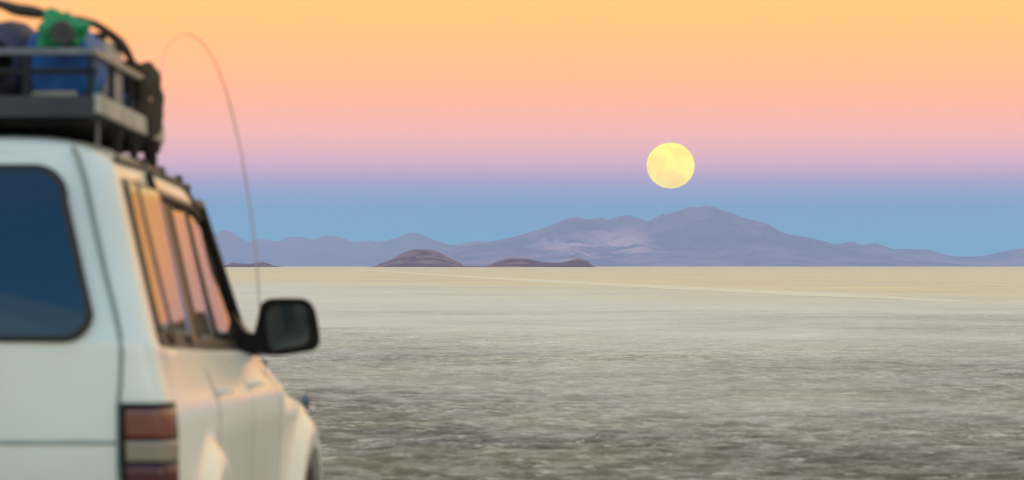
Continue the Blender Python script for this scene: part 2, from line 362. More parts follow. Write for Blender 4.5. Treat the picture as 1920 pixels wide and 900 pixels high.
# ---------------------------------------------------------------- moon
Dk = 90000
mo = MB(); rm = 45/FPX*Dk
bm = bmesh.new(); bmesh.ops.create_uvsphere(bm, u_segments=64, v_segments=40, radius=rm); bm.verts.index_update()
mo.add([v.co.copy() for v in bm.verts], [[v.index for v in f.verts] for f in bm.faces]); bm.free()
M_moon = bpy.data.materials.new('moon'); M_moon.use_nodes = True; t = M_moon.node_tree; t.nodes.remove(t.nodes['Principled BSDF'])
em = t.nodes.new('ShaderNodeEmission'); t.links.new(em.outputs[0], t.nodes['Material Output'].inputs['Surface'])
tcn = t.nodes.new('ShaderNodeTexCoord'); q = t.nodes.new('ShaderNodeTexNoise'); q.inputs['Scale'].default_value = 1.6/rm; q.inputs['Detail'].default_value = 5; q.inputs['Distortion'].default_value = .5
mpn = t.nodes.new('ShaderNodeMapping'); mpn.inputs['Location'].default_value = (.3*rm, 0, .5*rm); t.links.new(tcn.outputs['Object'], mpn.inputs[0]); t.links.new(mpn.outputs[0], q.inputs['Vector'])
r = t.nodes.new('ShaderNodeValToRGB'); t.links.new(q.outputs[0], r.inputs[0]); e = r.color_ramp.elements
e[0].position = .40; e[0].color = (1, .68, .02, 1); e[1].position = .60; e[1].color = (1.05, .88, .05, 1)
t.links.new(r.outputs[0], em.inputs[0]); em.inputs[1].default_value = 1.35
MOON_EM = em
o = mo.build('moon', M_moon); o.location = ((1257.5-960)/FPX*Dk, Dk, HCAM+(499-310.5)/FPX*Dk)
o.scale = (1, 1, .955)
tag(o, 'full yellow moon hanging above the purple mountain', 'moon')

# ---------------------------------------------------------------- the car
CX0, YAW = -632/620-.93, .06
MC = Matrix.Translation((CX0, 13.7, 0)) @ Matrix.Rotation(-YAW, 4, 'Z')
def at(px, py, Y):
    """design helper: point of the car's own space behind picture position (px, py) at length Y of the car"""
    D = 13.7+Y; return ((px-960)/FPX*D-(CX0+YAW*Y), Y, HCAM+(499-py)/FPX*D)
car = bpy.data.objects.new('off_road_car', None); C.objects.link(car); car.matrix_world = MC
tag(car, 'white off-road car with loaded roof rack parked on the salt flat', 'car')

M_paint = mat('white_paint', (.72, .755, .70), .34, 0, 1.5, .45, nscale=1.6, ncol=(.58, .56, .48), namt=.45, coat_rough=.16)
M_glass = mat('tinted_glass', (.11, .088, .052), .08, 0, 1.6, 0)
M_glass.node_tree.nodes['Principled BSDF'].inputs['Specular IOR Level'].default_value = .40
M_glass.node_tree.nodes['Principled BSDF'].inputs['Specular Tint'].default_value = (.74, .74, .66, 1)
M_glassf = mat('front_glass', (.040, .036, .030), .06, 0, 1.5, 0)
M_glassf.node_tree.nodes['Principled BSDF'].inputs['Specular IOR Level'].default_value = .22
M_glassf.node_tree.nodes['Principled BSDF'].inputs['Specular Tint'].default_value = (.46, .50, .50, 1)
M_rglass = mat('rear_glass', (.003, .017, .046), .03, 0, 1.62, 0)
M_rubber = mat('black_rubber', (.018, .017, .016), .6, bump=.1)
M_trim = mat('window_frame_trim', (.055, .045, .038), .4, nscale=14, ncol=(.03, .026, .022), namt=.6)
M_blackpl = mat('black_plastic', (.006, .006, .006), .5, 0, 1.25, bump=.05, bscale=300)
M_seam = mat('door_gap', (.26, .31, .29), .8, nscale=8, ncol=(.1, .11, .1))
M_seamside = mat('side_gap', (.48, .44, .36), .8, nscale=8, ncol=(.40, .36, .30))
M_chrome = mat('chrome', (.62, .68, .74), .12, 1, nscale=20, ncol=(.3, .35, .42))
M_tyre = mat('tyre', (.012, .012, .012), .85, bump=.5, bscale=60)
M_rim = mat('steel_rim', (.45, .45, .44), .35, .9, nscale=9, ncol=(.25, .22, .2))
M_red = mat('brake_lens', (.15, .026, .012), .25, coat=1, nscale=30, ncol=(.20, .04, .015), coat_rough=.2)
M_dred = mat('tail_lens', (.07, .006, .010), .3, coat=.2, nscale=30, ncol=(.05, .005, .008))
M_clear = mat('reverse_lens', (.25, .20, .14), .25, coat=1, nscale=30, ncol=(.24, .21, .16))
M_amber = mat('indicator_lens', (.6, .25, .04), .2, coat=1, nscale=30, ncol=(.5, .2, .03))
M_lamp = mat('headlamp_glass', (.45, .47, .50), .08, .4, coat=1, nscale=25, ncol=(.3, .3, .32))

zb_k = [(0, 1.262), (.35, 1.240), (1.0, 1.222), (2.0, 1.196), (2.95, 1.178), (3.12, 1.160), (3.4, 1.120), (3.9, 1.062), (4.2, 1.018), (4.42, .97), (4.52, .90)]
xb_k = [(0, .868), (.3, .845), (.45, .828), (1, .800), (1.8, .772), (2.9, .762), (3.12, .790), (3.4, .800), (4.2, .770), (4.4, .70), (4.52, .62)]
xs_k = [(0, .886), (.35, .875), (1, .862), (2, .850), (3, .846), (3.5, .846), (4.2, .826), (4.4, .77), (4.52, .66)]
xm_k = [(0, .925), (.5, .918), (1.35, .905), (3, .908), (3.9, .908), (4.2, .89), (4.4, .82), (4.52, .70)]
xl_k = [(0, .940), (.6, .932), (1.2, .908), (2, .904), (3.9, .906), (4.25, .90), (4.4, .84), (4.52, .72)]
zg_k = [(0, 1.79), (.35, 1.785), (1.24, 1.772), (2.25, 1.738), (2.68, 1.690), (3.10, 1.190), (3.12, 1.163), (3.4, 1.123), (3.9, 1.065), (4.2, 1.021), (4.42, .973), (4.52, .903)]
xg_k = [(0, .715), (.35, .708), (1.24, .690), (2.25, .668), (2.68, .648), (3.10, .760), (3.12, .785), (3.4, .797), (4.2, .767), (4.4, .697), (4.52, .617)]
zr_k = [(0, 1.872), (.25, 1.886), (1, 1.890), (1.8, 1.872), (2.4, 1.828), (2.62, 1.795), (3.12, 1.235), (3.2, 1.215), (3.8, 1.160), (4.2, 1.10), (4.42, 1.03), (4.52, .95)]
WHEELS = (1.02, 3.87); WR = .385
def xside(Y, z):
    zb, zg, xb, xg = interp(zb_k, Y), interp(zg_k, Y), interp(xb_k, Y), interp(xg_k, Y)
    if z >= zb:
        v = min(1, (z-zb)/max(1e-4, zg-zb)); a = 1.12-.12*(1-sstep(.1, .5, Y))
        return xb-(xb-xg)*(a*v+(1-a)*v*v)
    keys = [(.33, interp(xl_k, Y)-.14), (.40, interp(xl_k, Y)-.05), (.50, interp(xl_k, Y)-.012), (.80, interp(xl_k, Y)), (.94, interp(xm_k, Y)+.003), (1.03, interp(xm_k, Y)-.003)]
    zs = zb-.075
    if zs > 1.06: keys += [(zs, interp(xs_k, Y)), (zb-.022, interp(xs_k, Y)*.65+xb*.35), (zb, xb)]
    else:
        keys = [k for k in keys if k[0] < zs-.03]+[(zs, interp(xs_k, Y)), (zb-.022, interp(xs_k, Y)*.55+xb*.45), (zb, xb)]
    x = interp(keys, z)
    for wy in WHEELS:
        r_ = math.hypot(Y-wy, z-.37)
        x += .052*sstep(.57, .475, r_) if r_ > .40 else 0
        if r_ <= .40: x -= .30
    return x
def yshift(Y, z): return (.40*max(0, z-1.25)*sstep(0, .05, z-1.24+.02)+.22*max(0, 1.2-z)**2)*max(0, 1-Y/.6) if Y < .6 else 0
def rear_y(x, z): return yshift(0, z)-.03*(1-(min(1, abs(x)/.88))**2)
def ring(Y, inset=0):
    zb, zg, xg, zr = interp(zb_k, Y), interp(zg_k, Y), interp(xg_k, Y), interp(zr_k, Y)
    P = []
    zlo = np.concatenate([np.linspace(.33, zb-.08, 30), [zb-.06, zb-.04, zb-.022, zb-.008, zb]])
    for z in zlo: P.append((xside(Y, z), z))
    for v in np.linspace(0, 1, 13)[1:]: z = zb+(zg-zb)*v; P.append((xside(Y, z), z))
    for f in (.992, .975, .95, .92, .88, .83, .77, .68, .55, .4, .2, 0):
        P.append((xg*f, zr-(zr-zg)*f**8))
    P = [(max(0, x-inset), z-inset*(.7 if z > 1.3 else 0)) for x, z in P]
    P = P+[(-x, z) for x, z in reversed(P[:-1])]
    return [(x, Y+yshift(Y, z), z) for x, z in P]
body = MB()
stations = [(0, .055), (.008, .032), (.022, .014), (.045, .004), (.075, 0)]+[(y, 0) for y in np.arange(.11, 2.66, .03)]+[(2.68, 0)]+[(y, 0) for y in np.arange(2.71, 3.10, .03)]+[(3.1, 0), (3.12, 0)]+[(y, 0) for y in np.arange(3.15, 4.42, .025)]+[(4.42, 0), (4.46, 0), (4.49, 0), (4.52, 0)]
rings = [ring(*s) for s in stations]; n = len(rings[0])
for rg in rings: body.v += rg
for i in range(len(rings)-1):
    for k in range(n-1): body.f.append((i*n+k, (i+1)*n+k, (i+1)*n+k+1, i*n+k+1))
    body.f.append((i*n+n-1, (i+1)*n+n-1, (i+1)*n, i*n))
half = n//2
for ri, rear in ((0, True), (len(rings)-1, False)):
    rg = rings[ri]; W = 16; base = len(body.v); rowsn = half+1
    for k in range(rowsn):
        x, y, z = rg[k]
        for j in range(W+1):
            xx = x*(1-2*j/W)
            yy = y+(-.03*(1-(xx/max(x, .02))**2)*min(1, x/.5) if rear else .06*(1-(xx/max(x, .02))**2)*min(1, x/.4))
            body.v.append((xx, yy, z))
    for k in range(rowsn-1):
        for j in range(W): body.f.append((base+k*(W+1)+j, base+k*(W+1)+j+1, base+(k+1)*(W+1)+j+1, base+(k+1)*(W+1)+j))
me_body = body.build('body', M_paint, car, angle=38)
bm = bmesh.new(); bm.from_mesh(me_body.data); bmesh.ops.remove_doubles(bm, verts=bm.verts, dist=.0006); bmesh.ops.recalc_face_normals(bm, faces=bm.faces); bm.to_mesh(me_body.data); bm.free()

def sp(Y, z, off, side=1): return (side*(xside(Y, z)+off), Y+yshift(Y, z), z+off*.2)
def zrange(Y, a, b):
    zb, zg = interp(zb_k, Y), interp(zg_k, Y); return zb+(zg-zb)*a, zb+(zg-zb)*b
def pane(name, y0, y1, y0t, y1t, off, m, parent, side=1, a=.02, b=.86, th=.0, nu=8, nv=14):
    mb = MB()
    def fn(u, v):
        Y = (y0+(y1-y0)*u)*(1-v)+(y0t+(y1t-y0t)*u)*v
        za, zc = zrange(min(Y, 2.66), a, b); z = za+(zc-za)*v
        if Y > 2.60: z = min(z, interp([(2.60, 9), (2.66, interp(zg_k, 2.66)-.03), (3.10, interp(zb_k, 3.1)+.012)], Y)) if Y > 2.66 else z
        return sp(Y, z, off+th*u, side)
    mb.grid(fn, nu, nv); return mb.build(name, m, parent, solid=.004)
for side in (1, -1):
    band = pane('window_band', .42, 3.02, .28, 2.64, .0035, M_trim, car, side, -.01, .94, nu=60, nv=16)
    for i, (a0, a1, t0, t1) in enumerate([(.47, .68, .33, .52), (.84, 1.36, .64, 1.16), (1.80, 2.20, 1.56, 1.94), (2.34, 2.98, 2.06, 2.52)]):
        pane('side_window', a0, a1, t0, t1, .009, M_glassf if i == 3 else M_glass, car, side, .06, .91 if i < 2 else .86, .012 if i < 2 else .004)
    pane('window_pillar', .69, .84, .52, .64, .021, M_rubber, car, side, .0, .93, nu=2)
    pane('window_pillar', 1.36, 1.54, 1.16, 1.31, .0125, M_rubber, car, side, .0, .93, nu=2)
    # drip rail: black strip over the doors, dropping behind the quarter window
    mb = MB(); pts = [sp(1.10, 1.775, .008, side), sp(1.15, 1.74, .010, side), sp(1.22, 1.70, .012, side)]+[sp(Y, zrange(Y, 0, .89)[1], .012, side) for Y in np.arange(1.30, 2.66, .08)]
    mb.tube(pts, .013, 8); mb.build('drip_rail', M_blackpl, car)
    # A pillar
    mb = MB(); pts = [sp(Y, interp(zg_k, Y)-.012, .004, side) for Y in (2.5, 2.6)]+[(side*(interp(xg_k, Y)+.004), Y, interp(zg_k, Y)+.004) for Y in np.linspace(2.68, 3.09, 9)]
    mb.tube(pts, [.012, .022]+[.031]*8+[.034], 10); mb.build('windscreen_pillar', M_blackpl, car)
    # gutter rail with clamps
    mb = MB(); pts = [(side*(interp(xg_k, Y)-.012), Y+yshift(Y, 1.8), interp(zg_k, Y)+.030) for Y in np.arange(.30, 2.70, .1)]
    mb.tube(pts, .010, 8); mb.build('roof_gutter', M_trim, car)
    # belt moulding under the glass
    mb = MB(); pts = [sp(Y, interp(zb_k, Y)-.004, .004, side) for Y in np.arange(.42, 3.0, .1)]
    mb.tube(pts, .007, 8); mb.build('belt_moulding', M_trim, car)
    # door seams
    def seam(pts, r=.006, m=M_seamside):
        mb = MB(); mb.tube([sp(Y, z, .0005, side) for Y, z in pts], r, 6); return mb.build('door_seam', m, car)
    seam([(1.30, 1.20), (1.31, 1.12), (1.33, 1.05), (1.34, .99), (1.30, .93), (1.24, .88)])
    seam([(2.27, z) for z in np.linspace(1.15, .42, 22)], .0022)
    seam([(3.10, z) for z in np.linspace(1.10, .42, 22)], .0022)
    for hy in (1.42, 2.34):
        mb = MB(); x0 = xside(hy, 1.06)
        mb.tube([(side*(x0-.005), hy, 1.065), (side*(x0+.028), hy+.02, 1.065), (side*(x0+.030), hy+.12, 1.063), (side*(x0-.005), hy+.14, 1.063)], .008, 10)
        mb.build('door_handle', M_paint, car)
    # side lamp cluster
    def lamp(name, x0, x1, z0, z1, m, parent, d=.0):
        mb = MB()
        def fn(u, v):
            z = z0+(z1-z0)*v; xo = interp([(0, interp(xm_k, 0)), (1, 0)], 0)
            cx = x0+(x1-x0)*u; lim = xside(.07, z)+.006
            # wraps round the rear corner
            yy = rear_y(cx, z)-.012-d if cx < lim-.055 else rear_y(lim-.055, z)-.012-d+.07*((cx-(lim-.055))/.055)**2
            return (side*min(cx, lim+d*.5), yy, z)
        mb.grid(fn, 14, 6); return mb.build(name, m, parent, solid=.006)
    cl_ = lamp('tail_light', .772, .934, .66, 1.068, M_blackpl, car)
    lamp('brake_lens', .790, .930, .962, 1.050, M_red, cl_, .008); lamp('reverse_lens', .790, .934, .892, .954, M_clear, cl_, .008); lamp('tail_lens', .790, .936, .70, .884, M_dred, cl_, .008)

# windscreen, rear window, tailgate
mb = MB()
mb.grid(lambda u, v: (lambda Y, f: (interp(xg_k, Y)*f, Y+.004, interp(zr_k, Y)-(interp(zr_k, Y)-interp(zg_k, Y))*abs(f)**8+.006))(2.68+.40*v, (u*2-1)*.93), 24, 12)
mb.build('windscreen', M_glass, car, solid=.004)
def rrect(z0, z1, xb0, xt0, rad, nseg=8):
    """outline of the tapered rear window, rounded corners, half-widths xb0 (bottom) xt0 (top)"""
    P = []
    cs = [(xb0-rad, z0+rad, -90), (xt0-rad*1.3, z1-rad*1.3, 0)]
    for (cx, cz, a0), r_ in zip(cs, (rad, rad*1.3)):
        for k in range(nseg+1):
            a = math.radians(a0+90*k/nseg); P.append((cx+r_*math.cos(a), cz+r_*math.sin(a)))
    return P+[(-x, z) for x, z in reversed(P)]
def rear_panel(name, outl, off, m, parent, th=.006, bulge=0):
    """fan of rings from the outline to its centre, laid on the curved rear face"""
    mb = MB(); cx = 0; cz = sum(p[1] for p in outl)/len(outl); K = 8; nn = len(outl)
    for k in range(K+1):
        f = 1-k/K*.999
        for x, z in outl: xx, zz = cx+(x-cx)*f, cz+(z-cz)*f; mb.v.append((xx, rear_y(xx, zz)-off-bulge*math.sin(math.pi*max(0, min(1, (zz-1.27)/.50))), zz))
    for k in range(K):
        for i in range(nn): j = (i+1) % nn; mb.f.append((k*nn+i, k*nn+j, (k+1)*nn+j, (k+1)*nn+i))
    return mb.build(name, m, parent, solid=th)
o1 = rrect(1.250, 1.790, .688, .590, .085); 
seal = rear_panel('rear_window', o1, .010, M_rubber, car)
o2 = rrect(1.270, 1.772, .668, .570, .072)
rear_panel('pane', o2, .0225, M_rglass, seal, 0, .028)
def rtube(pts, r, name, m, off=.0):
    mb = MB(); mb.tube([(x, rear_y(x, z)-off, z) for x, z in pts], r, 8); return mb.build(name, m, car)
for s_ in (1, -1):
    rtube([(s_*x, z) for x, z in [(.592, 1.845), (.612, 1.81), (.64, 1.73), (.675, 1.60), (.715, 1.46), (.752, 1.34), (.768, 1.28), (.776, 1.22), (.772, 1.12), (.764, 1.05), (.762, .90), (.762, .60)]], .0075, 'tailgate_seam', M_seam, -.002)
rtube([(x, .948) for x in np.linspace(-.762, .762, 30)], .0075, 'tailgate_seam', M_seam, -.002)
mb = MB(); mb.box(-.09, .09, -.065, -.03, .86, .90, .008); mb.build('tailgate_handle', M_blackpl, car)
mb = MB(); mb.box(-.90, .90, -.16, .03, .46, .62, .03); mb.build('rear_bumper', M_blackpl, car)
mb = MB(); mb.box(-.88, .88, 4.47, 4.66, .46, .64, .03); mb.build('front_bumper', M_chrome, car)
mb = MB(); mb.box(-.36, .36, 4.56, 4.595, .70, .88, .01)
for k in range(5): mb.box(-.35, .35, 4.592, 4.606, .715+.034*k, .728+.034*k)
mb.build('grille', M_blackpl, car)
for s_ in (1, -1):
    mb = MB(); mb.box(min(s_*.38, s_*.66), max(s_*.38, s_*.66), 4.50, 4.585, .70, .88, .02); mb.build('headlight', M_lamp, car)
    mb = MB(); mb.box(min(s_*.67, s_*.76), max(s_*.67, s_*.76), 4.42, 4.545, .71, .87, .02); mb.build('indicator', M_amber, car)
mb = MB(); mb.box(-.78, .78, .3, 4.3, .30, .42); mb.build('chassis', M_blackpl, car)
for wy in WHEELS:
    for s_ in (1, -1):
        mb = MB(); cx = s_*.80
        prof = [(.20, -.12), (.335, -.135), (WR-.02, -.12), (WR, -.09), (WR, .09), (WR-.02, .12), (.335, .135), (.20, .12)]
        mb.lathe(prof, (0, 0, 0), 'X', 48)
        wheel = mb.build('wheel', M_tyre, car); wheel.location = (cx, wy, WR)
        mb = MB(); mb.lathe([(.02, s_*.06), (.06, s_*.075), (.07, s_*.05), (.15, s_*.04), (.19, s_*.09), (.215, s_*.13), (.20, s_*.14), (.19, s_*.10)], (0, 0, 0), 'X', 32)
        mb.build('rim', M_rim, wheel)

# door mirror
def outline_solid(mb, pts, y0, y1, shrink=.0, steps=4, bulge=.0):
    """closed outline (x, z) swept from y0 (rear) to y1, rounding inwards towards y1"""
    nn = len(pts); cx = sum(p[0] for p in pts)/nn; cz = sum(p[1] for p in pts)/nn; base = len(mb.v)
    L_ = [(y0, .965), (y0+.006, .99), (y0+.015, 1.0)]+[(y0+.015+(y1-y0-.015)*k/steps, 1-shrink*(k/steps)**2.2) for k in range(1, steps+1)]
    for y, f in L_:
        for x, z in pts: mb.v.append((cx+(x-cx)*f, y, cz+(z-cz)*f))
    for k in range(len(L_)-1):
        for i in range(nn): j = (i+1) % nn; mb.f.append((base+k*nn+i, base+k*nn+j, base+(k+1)*nn+j, base+(k+1)*nn+i))
    mb.f.append(tuple(base+i for i in range(nn))); mb.f.append(tuple(base+(len(L_)-1)*nn+i for i in range(nn)))
def smooth_outline(P, it=2):
    for _ in range(it):
        Q = []
        for i in range(len(P)):
            a, b = P[i], P[(i+1) % len(P)]; Q += [(a[0]*.75+b[0]*.25, a[1]*.75+b[1]*.25), (a[0]*.25+b[0]*.75, a[1]*.25+b[1]*.75)]
        P = Q
    return P
YM = 2.96
def po(l, Y): return [(at(a, b, Y)[0], at(a, b, Y)[2]) for a, b in l]
house = smooth_outline(po([(491, 560), (540, 558), (587, 560), (600, 612), (602, 655), (560, 662), (520, 667), (488, 664), (474, 640), (484, 600)], YM))
glass = smooth_outline(po([(502, 570), (545, 571), (577, 571), (582, 600), (586, 646), (545, 652), (508, 659), (501, 625)], YM))
for s_ in (1, -1):
    mb = MB(); H_ = [(s_*x, z) for x, z in house]
    outline_solid(mb, H_, YM, YM+.13, .35, 6)
    a0 = (s_*.755, YM+.05, 1.17)
    mb.tube([(s_*.74, YM+.07, 1.19), (s_*.80, YM+.05, 1.185), (s_*.85, YM+.045, 1.19)], [.055, .045, .05], 12, .75)
    mir = mb.build('side_mirror', M_blackpl, car, angle=50)
    mb = MB(); outline_solid(mb, [(s_*x, z) for x, z in glass], YM-.004, YM+.02, 0, 1)
    mb.build('mirror_glass', mat('mirror_glass', (.020, .034, .036), .06, 0, 1.55, nscale=9, ncol=(.014, .020, .022), namt=.8), mir)
    mb = MB(); T_ = smooth_outline([(.750, 1.160), (.86, 1.158), (.87, 1.20), (.845, 1.235), (.80, 1.235), (.765, 1.29), (.735, 1.33)], 1)
    outline_solid(mb, [(s_*x, z) for x, z in T_], 2.93, 3.05, .1, 3); mb.build('mirror_mount', M_blackpl, car, angle=50)

# small chrome-backed mirror out on the front wing
mb = MB(); p0 = at(560, 735, 4.05); p1 = at(574, 752, 4.05)
mb.tube([(p0[0]-.05, 4.05, p0[2]-.01), p0, (p1[0], 4.05, p1[2]+.01)], .010, 8)
fm = mb.build('wing_mirror', mat('wing_mirror_stalk', (.55, .50, .38), .4, nscale=20, ncol=(.4, .36, .28)), car)
M_wing = mat('wing_mirror_back', (.10, .14, .22), .25, .5, nscale=20, ncol=(.06, .09, .16))
bm = bmesh.new(); bmesh.ops.create_uvsphere(bm, u_segments=24, v_segments=16, radius=1); bm.verts.index_update()
sv = [v.co.copy() for v in bm.verts]; sf = [[v.index for v in f.verts] for f in bm.faces]; bm.free()
def ell(mb, c, rx, ry, rz, rot=0):
    R2 = Matrix.Rotation(rot, 3, 'Y'); return mb.add([Vector(c)+R2 @ Vector((v.x*rx, v.y*ry, v.z*rz)) for v in sv], sf)
mb = MB(); ell(mb, p1, .020, .05, .036, .3); mb.build('mirror_shell', M_wing, fm)
p2 = at(586, 768, 4.05); mb = MB(); ell(mb, p2, .011, .03, .017, .3); mb.build('mirror_cap', M_chrome, fm)

# antenna: mounted on the front wing, bent back over the car and tied to the rack
A = [(497, 690, 4.0), (494, 650, 4.0), (491, 600, 3.98), (487, 550, 3.96), (483, 490, 3.93), (478, 440, 3.88), (471, 390, 3.83), (464, 345, 3.77), (455, 290, 3.68), (443, 236, 3.58), (430, 185, 3.45), (414, 137, 3.3), (397, 102, 3.12), (378, 77, 2.93), (357, 65, 2.74), (340, 66, 2.58), (323, 78, 2.42), (311, 100, 2.28), (304, 128, 2.16), (301, 160, 2.06)]
mb = MB(); pts = [Vector(at(*a)) for a in A]
mb.tube(pts, [.0036-.0018*i/len(pts) for i in range(len(pts))], 8); ant = mb.build('antenna', mat('antenna_steel', (.48, .38, .37), .5, 0, nscale=30, ncol=(.2, .17, .17)), car)
mb = MB(); a = at(497, 690, 4.0); mb.lathe([(.012, -.06), (.014, 0), (.008, .03)], a, 'Z', 12); mb.build('antenna_base', M_blackpl, ant)

# ---------------------------------------------------------------- roof rack (bolted to the car)
M_steel = mat('rack_steel', (.12, .135, .15), .45, .5, nscale=12, ncol=(.25, .26, .26), namt=.6, bump=.1)
M_dsteel = mat('rack_dark_steel', (.014, .014, .016), .8, 0, 1.3, nscale=12, ncol=(.04, .04, .04))
M_board = mat('weathered_board', (.30, .275, .24), .8, nscale=7, ncol=(.58, .54, .47), namt=.9, bump=.3)
M_boardg = mat('rear_board', (.028, .030, .035), .7, nscale=9, ncol=(.05, .05, .05), namt=.7)
rack = bpy.data.objects.new('roof_rack', None); C.objects.link(rack); rack.parent = car
RY0, RY1, RX = .30, 1.95, .640
def rz(Y, z): return z-.030*(Y-.30)             # follows the roof
def rxw(Y): return RX-.018*(Y-.30)
for nm, zc, wd, m in (('top_rail', 2.142, .022, M_steel), ('middle_rail', 2.080, .020, M_dsteel)):
    for s_ in (1, -1):
        mb = MB(); mb.beam((s_*rxw(RY0), RY0, rz(RY0, zc)), (s_*rxw(RY1), RY1, rz(RY1, zc)), .026, wd if nm == 'top_rail' else .018); 
        if nm == 'top_rail' : mb.build(nm, mat('worn_rail', (.30, .28, .24), .5, .2, nscale=10, ncol=(.16, .16, .17)), rack, smooth=False, bevel=.004)
    for Y in (RY0, RY1):
        mb = MB(); mb.beam((-rxw(Y)-.012, Y, rz(Y, zc)), (rxw(Y)+.012, Y, rz(Y, zc)), .026, wd); mb.build(nm, m, rack, smooth=False, bevel=.004)
for Y, m in ((RY0, M_boardg),):
    mb = MB(); mb.beam((-.655, Y-.012, rz(Y, 1.972)), (.650, Y-.012, rz(Y, 1.972)), .026, .066); mb.build('rear_board', m, rack, smooth=False, bevel=.004)
for s_ in (1, -1):
    mb = MB(); mb.beam((s_*(rxw(RY0)+.016), RY0-.02, rz(RY0, 1.982)), (s_*(rxw(RY1)+.016), RY1, rz(RY1, 1.982)), .022, .058); mb.build('side_board', M_board, rack, smooth=False, bevel=.004)
mb = MB(); mb.beam((0, RY0, rz(RY0, 1.952)), (0, RY1, rz(RY1, 1.952)), 1.26, .016); mb.build('rack_floor', M_dsteel, rack, smooth=False)
mb = MB()
for Y in np.arange(.42, 2.0, .22): mb.beam((-.62, Y, rz(Y, 1.932)), (.62, Y, rz(Y, 1.932)), .03, .024)
mb.build('rack_crossbars', M_dsteel, rack, smooth=False)
for x in (-.62, -.30, .0, .437, .634):
    mb = MB(); mb.beam((x, RY0, 1.95), (x, RY0, 2.128), .028 if x == .437 else .016, .024, (0, 1, 0)); mb.build('post', M_dsteel, rack, smooth=False)
for Y in (.75, 1.2, 1.62, 2.0):
    for s_ in (1, -1):
        mb = MB(); mb.beam((s_*rxw(Y), Y, rz(Y, 1.96)), (s_*rxw(Y), Y, rz(Y, 2.128)), .016, .024, (0, 1, 0)); mb.build('post', M_dsteel, rack, smooth=False)
for Y in (.50, .95, 1.40, 1.85):
    for s_ in (1, -1):
        xx = s_*(rxw(Y)-.01); zt = rz(Y, 1.95); zr0 = interp(zg_k, Y)+.035
        mb = MB(); mb.beam((xx, Y, zr0), (xx, Y, zt), .010 if Y < .6 else .022 if Y < 1.8 else .040, .012 if Y < .6 else .05, (0, 1, 0)); mb.box(xx-.03, xx+.03, Y-.045, Y+.045, zr0-.018, zr0+.012, .006)
        mb.build('leg', M_steel if Y < .6 else M_dsteel, rack, smooth=False)
for Y in (1.10, 1.62, 2.15, 2.45):
    mb = MB(); ell(mb, (interp(xg_k, Y)-.012, Y, interp(zg_k, Y)+.040), .016, .05, .018); mb.build('gutter_clamp', M_blackpl, rack)

# ---------------------------------------------------------------- cargo on the rack: things of their own
def put(mb, name, m, base, label, cat, **kw):
    o = mb.build(name, m, None, base=base, **kw); o.matrix_world = MC @ Matrix.Translation(base); tag(o, label, cat); return o
def part(mb, name, m, par, base, **kw): return mb.build(name, m, par, base=base, **kw)
def drum(cx, cz, r_, y0, y1, sx=1):
    mb = MB(); prof = [(.02, y0+.012), (r_*.55, y0+.010), (r_*.80, y0+.002), (r_*.93, y0+.012), (r_, y0+.045)]
    yy = y0+.07
    while yy < y1-.08:
        prof += [(r_, yy), (r_+.006, yy+.012), (r_+.006, yy+.028), (r_, yy+.04)]; yy += .14
    prof += [(r_, y1-.045), (r_*.9, y1-.008), (.02, y1)]
    mb.lathe(prof, (cx, 0, cz), 'Y', 48, sx); return mb
M_blue = mat('blue_plastic', (.005, .040, .18), .5, 0, 1.35, nscale=9, ncol=(.010, .14, .42), namt=1.0)
c = at(132, 120, .42); b0 = (c[0], .42, 1.965)
dr = put(drum(.512, 2.108, .133, .40, .74, .87), 'plastic_drum', M_blue, b0, 'blue plastic drum lying on the rack under the green cloth', 'drum')
cc = at(120, 63, .34)
mb = MB(); mb.lathe([(.036, .31), (.038, .325), (.038, .40), (.030, .42)], (cc[0], 0, cc[2]), 'Y', 32); mb.lathe([(.010, .302), (.014, .312)], (cc[0], 0, cc[2]), 'Y', 16)
part(mb, 'cap', mat('drum_cap', (.030, .028, .026), .6, nscale=20, ncol=(.06, .055, .05)), dr, b0)
mb = MB(); mb.box(c[0]-.115, c[0]+.03, .375, .395, 2.002, 2.022, .005)
o = put(mb, 'wooden_slat', M_board, (c[0]-.04, .385, 2.002), 'short weathered wooden slat wedged behind the rear rail', 'slat')
M_navy = mat('navy_canvas', (.030, .032, .075), .8, nscale=8, ncol=(.055, .055, .11), namt=.7, bump=.5, bscale=14)
c2 = at(0, 120, .45)
mb = MB(); Nn = 40
def bagf(u, v):
    a = u*2*math.pi; t_ = v; rr = .135*(math.sin(math.pi*min(1, max(0, t_*.98+.01)))**.22)
    k = 1+.06*noise.noise((math.cos(a)*2, math.sin(a)*2, t_*5))
    return (c2[0]+.0+rr*k*math.cos(a)*.82, .38+.66*t_, 2.115+rr*k*math.sin(a)*1.06)
mb.grid(bagf, Nn, 24); put(mb, 'duffel_bag', M_navy, (c2[0], .7, 1.965), 'dark navy duffel bag lying at the left of the blue drum', 'bag')
for i, (xx, m_, lb) in enumerate([(.03, M_blue, 'blue plastic drum out of sight beyond the navy bag'), (-.27, M_navy, 'navy duffel bag at the far side of the rack'), ]):
    pass
# grey jerrycan
M_jer = mat('grey_plastic', (.20, .23, .25), .4, nscale=10, ncol=(.13, .15, .18), namt=.7)
j0 = (.50, 1.03, 1.950)
mb = MB(); mb.box(.36, .612, .80, 1.20, 1.950, 2.215, .06); mb.box(.44, .50, .94, 1.12, 2.215, 2.24, .010); mb.box(.45, .49, .95, .98, 2.19, 2.23); mb.box(.45, .49, 1.08, 1.11, 2.19, 2.23)
jc = put(mb, 'jerrycan', M_jer, j0, 'grey plastic jerrycan standing ahead of the blue drum', 'jerrycan')
mb = MB(); mb.lathe([(.024, 0), (.024, .03), (.018, .036)], (.55, 1.03, 2.20), 'Z', 16); part(mb, 'cap', M_blackpl, jc, j0)
